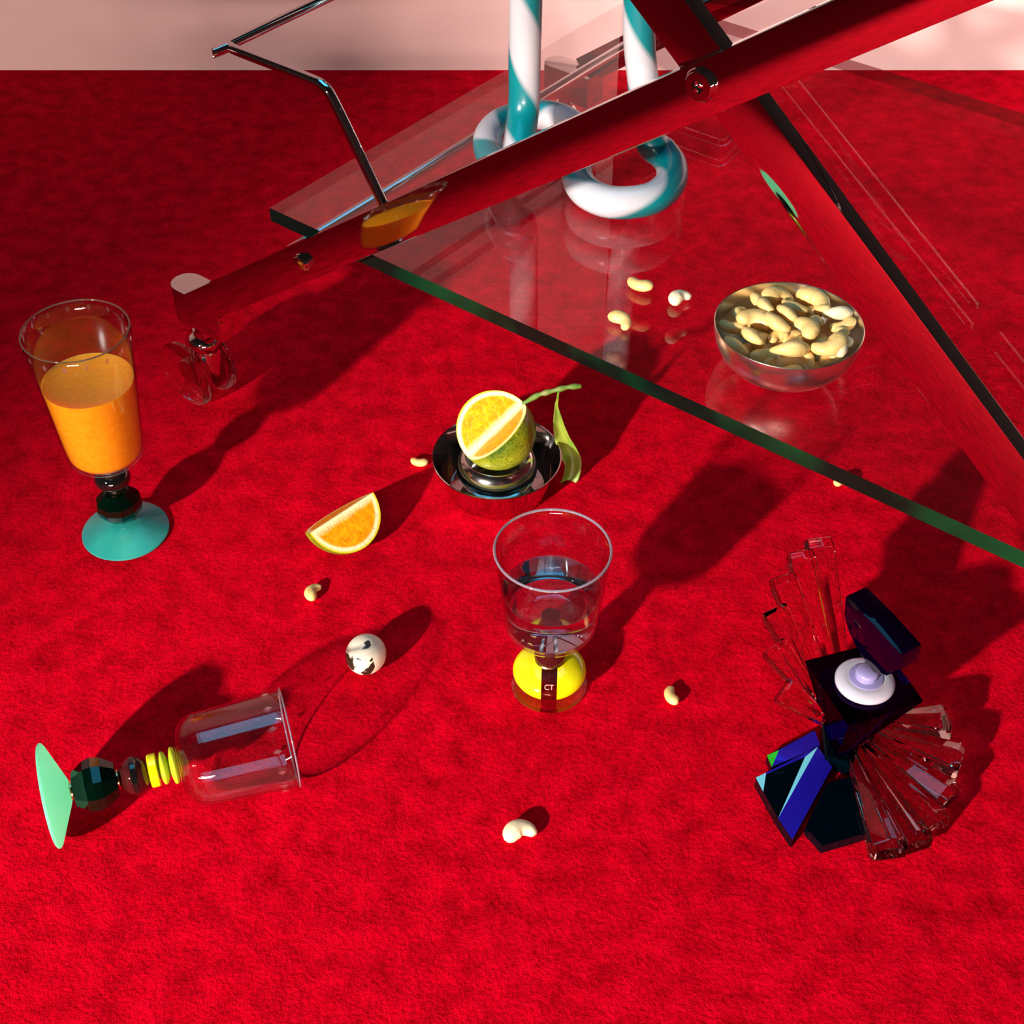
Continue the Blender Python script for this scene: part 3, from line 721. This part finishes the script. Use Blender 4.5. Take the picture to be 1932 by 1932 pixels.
tops = [ # crop px (5.682 per px, origin 1320,480), proto, yaw, scale, lift, tiltx, tilty
 (620, 460, 3, 100, 1.05, .026, 30, 10), (830, 375, 0, 10, 1.25, .027, 15, 10), (750, 560, 3, 95, 1.1, .029, 20, 20), (870, 720, 3, 120, 1.25, .030, 10, 0),
 (600, 700, 2, -10, 1.45, .028, 0, 10), (330, 750, 1, 160, 1.0, .024, 0, 0), (420, 980, 3, 125, 1.2, .022, 20, 0), (600, 880, 3, 115, 1.15, .027, 25, 10),
 (970, 650, 3, 125, 1.15, .029, 35, 0), (1040, 545, 3, 140, 1.1, .029, 0, 0), (1230, 510, 0, -50, 1.35, .030, 0, 0), (1440, 500, 1, 110, .95, .029, 0, 20),
 (1510, 620, 4, 175, 1.0, .030, 40, 0), (1510, 745, 1, 200, 1.0, .028, 0, 10), (1665, 820, 3, 95, .85, .028, 0, 30), (1590, 990, 4, 60, 1.1, .028, 20, 0),
 (1370, 960, 0, 210, 1.35, .030, 0, 0), (1140, 790, 2, -75, 1.25, .033, 10, 0), (1310, 730, 3, 70, 1.05, .028, 0, 30), (970, 1010, 3, 190, 1.5, .027, 30, 0),
 (1120, 950, 1, 40, .95, .028, 0, 0), (740, 1110, 1, 10, 1.2, .020, 0, 0), (1040, 1170, 4, 0, 1.2, .020, 0, 0), (1220, 1140, 3, 80, .9, .021, 30, 0),
 (1400, 1120, 2, 20, .85, .023, 0, 0), (840, 880, 2, 30, .85, .024, 0, 0), (690, 930, 1, 70, 1.0, .022, 0, 0), (450, 640, 3, 60, .8, .023, 0, 0),
 (1480, 1060, 1, 60, .7, .025, 0, 0), (880, 470, 1, 30, 1.0, .022, 0, 0), (1350, 480, 2, 100, .9, .024, 0, 0), (560, 1050, 4, 20, .9, .017, 0, 0),
 (900, 1200, 1, 10, .9, .017, 0, 0), (1000, 900, 2, 50, 1.0, .021, 0, 0), (1220, 860, 1, 80, .9, .025, 0, 0), (500, 800, 2, 60, 1.0, .022, 0, 0)]
for cx_, cy_, i, yaw, sc, lift, tx, ty in tops:
    z = zg+lift-.002; P = at(1320+cx_/5.682, 480+cy_/5.682, z)
    v = Vector((P.x-NB.x, P.y-NB.y)); mr = .0375 if lift > .021 else .0335
    if v.length > mr: v = v.normalized()*mr
    put(i, (NB.x+v.x, NB.y+v.y, z), (radians(tx), radians(ty), radians(yaw)), sc*.93, LB, GB)
for k in range(16):
    a = k*2.4; r = .029*sqrt((k+.5)/16)
    put(k % 5, (NB.x+r*cos(a), NB.y+r*sin(a), zg+.0115+.0045*(k % 2)), (radians(rnd.uniform(-25, 25)), radians(rnd.uniform(-25, 25)), rnd.uniform(0, 6.3)), 1.0, LB, GB)

# ================================================================ PERFUME BOTTLE
hub = at(1590, 1408, .012)
g = empty('perfume_bottle', Vector((hub.x, hub.y, 0)), None, 'crystal perfume bottle with violet body, clear fans and blue faceted base', 'bottle')
go = -Vector((hub.x, hub.y, 0))
def G(vf): return [Vector(v)+go for v in vf[0]], vf[1]
# body: inverted square pyramid
zT = .074; top = [at(1517, 1245, zT), at(1602, 1371, zT), at(1745, 1322, zT), at(1662, 1208, zT)]
ctr = sum(top, Vector())/4; tipc = at(1584, 1418, .012)
bot = [tipc+(t-ctr)*.16-Vector((0, 0, 0)) for t in top]
for b_ in bot: b_.z = .014
Vb = top+bot; Fb = [(0, 1, 2, 3), (7, 6, 5, 4), (0, 4, 5, 1), (1, 5, 6, 2), (2, 6, 7, 3), (3, 7, 4, 0)]
bevelled('body', G((Vb, Fb)), M['violet_glass'], .0009, g, 1, 20)['label'] = 'dark violet inverted pyramid body'
# pearl collar
cc = at(1632, 1284, zT+.003)
build('collar', lathe([(0, 0), (.0180, 0), (.0196, .0016), (.0196, .0034), (.0178, .0054), (.0125, .0068), (.0100, .0062), (.0085, .0070), (0, .0070)], 64), M['pearl'], g, 60, loc=Vector((cc.x, cc.y, zT))+go)
build('neck', lathe([(0, .0066), (.0075, .0066), (.0070, .0085), (.0078, .0110), (.0060, .0130), (0, .0130)], 32), M['pearl_mid'], g, 60, loc=Vector((cc.x, cc.y, zT+.0008))+go)
build('inner_disc', lathe([(0, .0060), (.0112, .0060), (.0112, .0073), (.0100, .0077), (0, .0077)], 48), M['pearl_mid'], g, 40, loc=Vector((cc.x, cc.y, zT))+go)['label'] = 'lilac centre of the collar'
# stopper: seven sided slab standing upright on the neck
zS = .138; S0 = at(1595, 1124, zS); S1 = at(1700, 1236, .1335)
hd = (S1-S0); hd.z = 0; hd.normalize(); nn = Vector((hd.y, -hd.x, 0))
if nn.dot(CAM-S0) < 0: nn = -nn
outl = [(1595, 1124), (1648, 1178), (1700, 1236), (1694, 1266), (1672, 1276), (1648, 1270), (1620, 1232), (1600, 1192), (1591, 1158)]
poly = [atP(x, y, S0, nn) for x, y in outl]
bevelled('stopper', G(prism(poly, -nn*.0175)), M['deep_violet'], .0015, g, 2, 30)['label'] = 'dark violet many sided slab stopper'
# fans of tapered crystal blades
def blade(name, P0, P1, n, w0, w1, th, cut=.3, par=None, mat='clear'):
    d = (P1-P0); Ln = d.length; d.normalize(); s = d.cross(n).normalized()
    # cross-section: flat bottom, ridge on top; blunt bevelled end
    def sec(t, w, h): c = P0+d*t; return [c-s*w-n*h*.5, c+s*w-n*h*.5, c+s*w+n*h*.28, c+n*h*.5, c-s*w+n*h*.28]
    rings = [sec(0, w0, th*.7), sec(Ln*.93, w1, th), sec(Ln, w1*.93, th*.62)]
    V = [p for r in rings for p in r]; Fc = []
    for i in range(len(rings)-1):
        for k in range(5): j = (k+1) % 5; Fc.append((i*5+k, i*5+j, i*5+5+j, i*5+5+k))
    Fc += [(4, 3, 2, 1, 0), tuple(range(10, 15))]
    return bevelled(name, G((V, Fc)), M[mat], .0006, par, 1, 15)
nf = Vector((0, 0, 1)); zf = .014
f2 = empty('lower_fan', (0, 0, 0)); f2.parent = g
bpy.data.objects.remove(f2)
ends2 = [((1790, 1362), (1655, 1360)), ((1815, 1436), (1645, 1378)), ((1796, 1508), (1635, 1392)), ((1768, 1560), (1626, 1404)), ((1732, 1598), (1616, 1414)), ((1682, 1612), (1606, 1424))]
for k, (e1, e0) in enumerate(ends2):
    zz = zf+.0012*(5-k)
    blade('fan_blade', at(*e0, zz), at(*e1, zz), nf, .0028, .0116, .0190, par=g)['label'] = 'clear crystal blade of the lower fan'
nf1 = (CAM-hub).normalized()*.8+Vector((.25, -.2, .35)); nf1.normalize()
h1 = at(1592, 1388, .03)
ends1 = [((1541, 1018), (1592, 1300)), ((1507, 1042), (1574, 1312)), ((1474, 1088), (1562, 1322)), ((1458, 1148), (1556, 1332)), ((1458, 1218), (1554, 1342)), ((1474, 1300), (1556, 1356))]
for k, (e1, e0) in enumerate(ends1):
    blade('fan_blade', atP(*e0, h1, nf1)+nf1*.0008*(5-k), atP(*e1, h1, nf1)+nf1*.0008*(5-k), nf1, .0044, .0092, .0165, par=g)['label'] = 'clear crystal blade of the upper fan'
# blue slabs of the base
def slab(name, px, z, lab, faces=None, mats=None, thick=None, drop=None):
    P = [at(x, y, z+(dz if dz else 0)) for x, y, dz in px]
    n = len(P); Q = [Vector((p.x, p.y, .0006)) for p in P]; c = sum(Q, Vector())/n
    Q = [c+(q-c)*1.0 for q in Q]
    V = P+Q; Fc = list(faces) if faces else [tuple(range(n))]
    mi = [i for i in (mats or [0]*len(Fc))]
    if faces is None: pass
    edge = px_edge[name+lab]
    for a, b in zip(edge, edge[1:]+edge[:1]): Fc.append((a, b, n+b, n+a)); mi.append(0)
    Fc.append(tuple(n+i for i in edge[::-1])); mi.append(0)
    o = build('base_slab', G((V, Fc)), [M['navy_facet'], M['blue_facet'], M['cyan_facet'], M['green_facet']], g, mi=mi); o['label'] = lab
    return o
px_edge = {'aslab of the base with cyan and deep blue facets': [0, 8, 1, 2, 3, 4, 5], 'bback slab of the base with a green corner facet': [0, 1, 2, 3], 'cblack slab of the base': [0, 1, 2, 3, 4]}
# vertices: 0 left tip,1 top,2 right,3 bottom,4 strip end,5 left low,6 strip top a,7 strip top b, 8 left top
slab('a', [(1426, 1467, 0), (1543, 1409, 0), (1570, 1447, 0), (1495, 1584, 0), (1468, 1544, 0), (1440, 1494, 0), (1519, 1428, 0), (1445, 1461, 0), (1445, 1458, 0)], .010,
     'slab of the base with cyan and deep blue facets',
     faces=[(0, 8, 7, 5), (7, 6, 4, 5), (6, 1, 4), (1, 2, 3, 4), (8, 1, 6, 7)], mats=[2, 0, 2, 1, 1])
slab('b', [(1447, 1425, 0), (1537, 1378, 0), (1548, 1408, 0), (1456, 1447, 0), (1470, 1415, 0)], .008, 'back slab of the base with a green corner facet',
     faces=[(0, 4, 3), (4, 0, 1), (4, 1, 2, 3)], mats=[3, 0, 1])
slab('c', [(1560, 1478, 0), (1606, 1464, 0), (1637, 1571, 0), (1552, 1596, 0), (1520, 1560, 0)], .009, 'black slab of the base')
# dark block that carries the body
bevelled('base_block', G(prism([at(1545, 1380, .0005), at(1552, 1450, .0005), at(1606, 1466, .0005), at(1622, 1420, .0005)], ZX*.0135)), M['navy_facet'], .001, g, 1, 30)
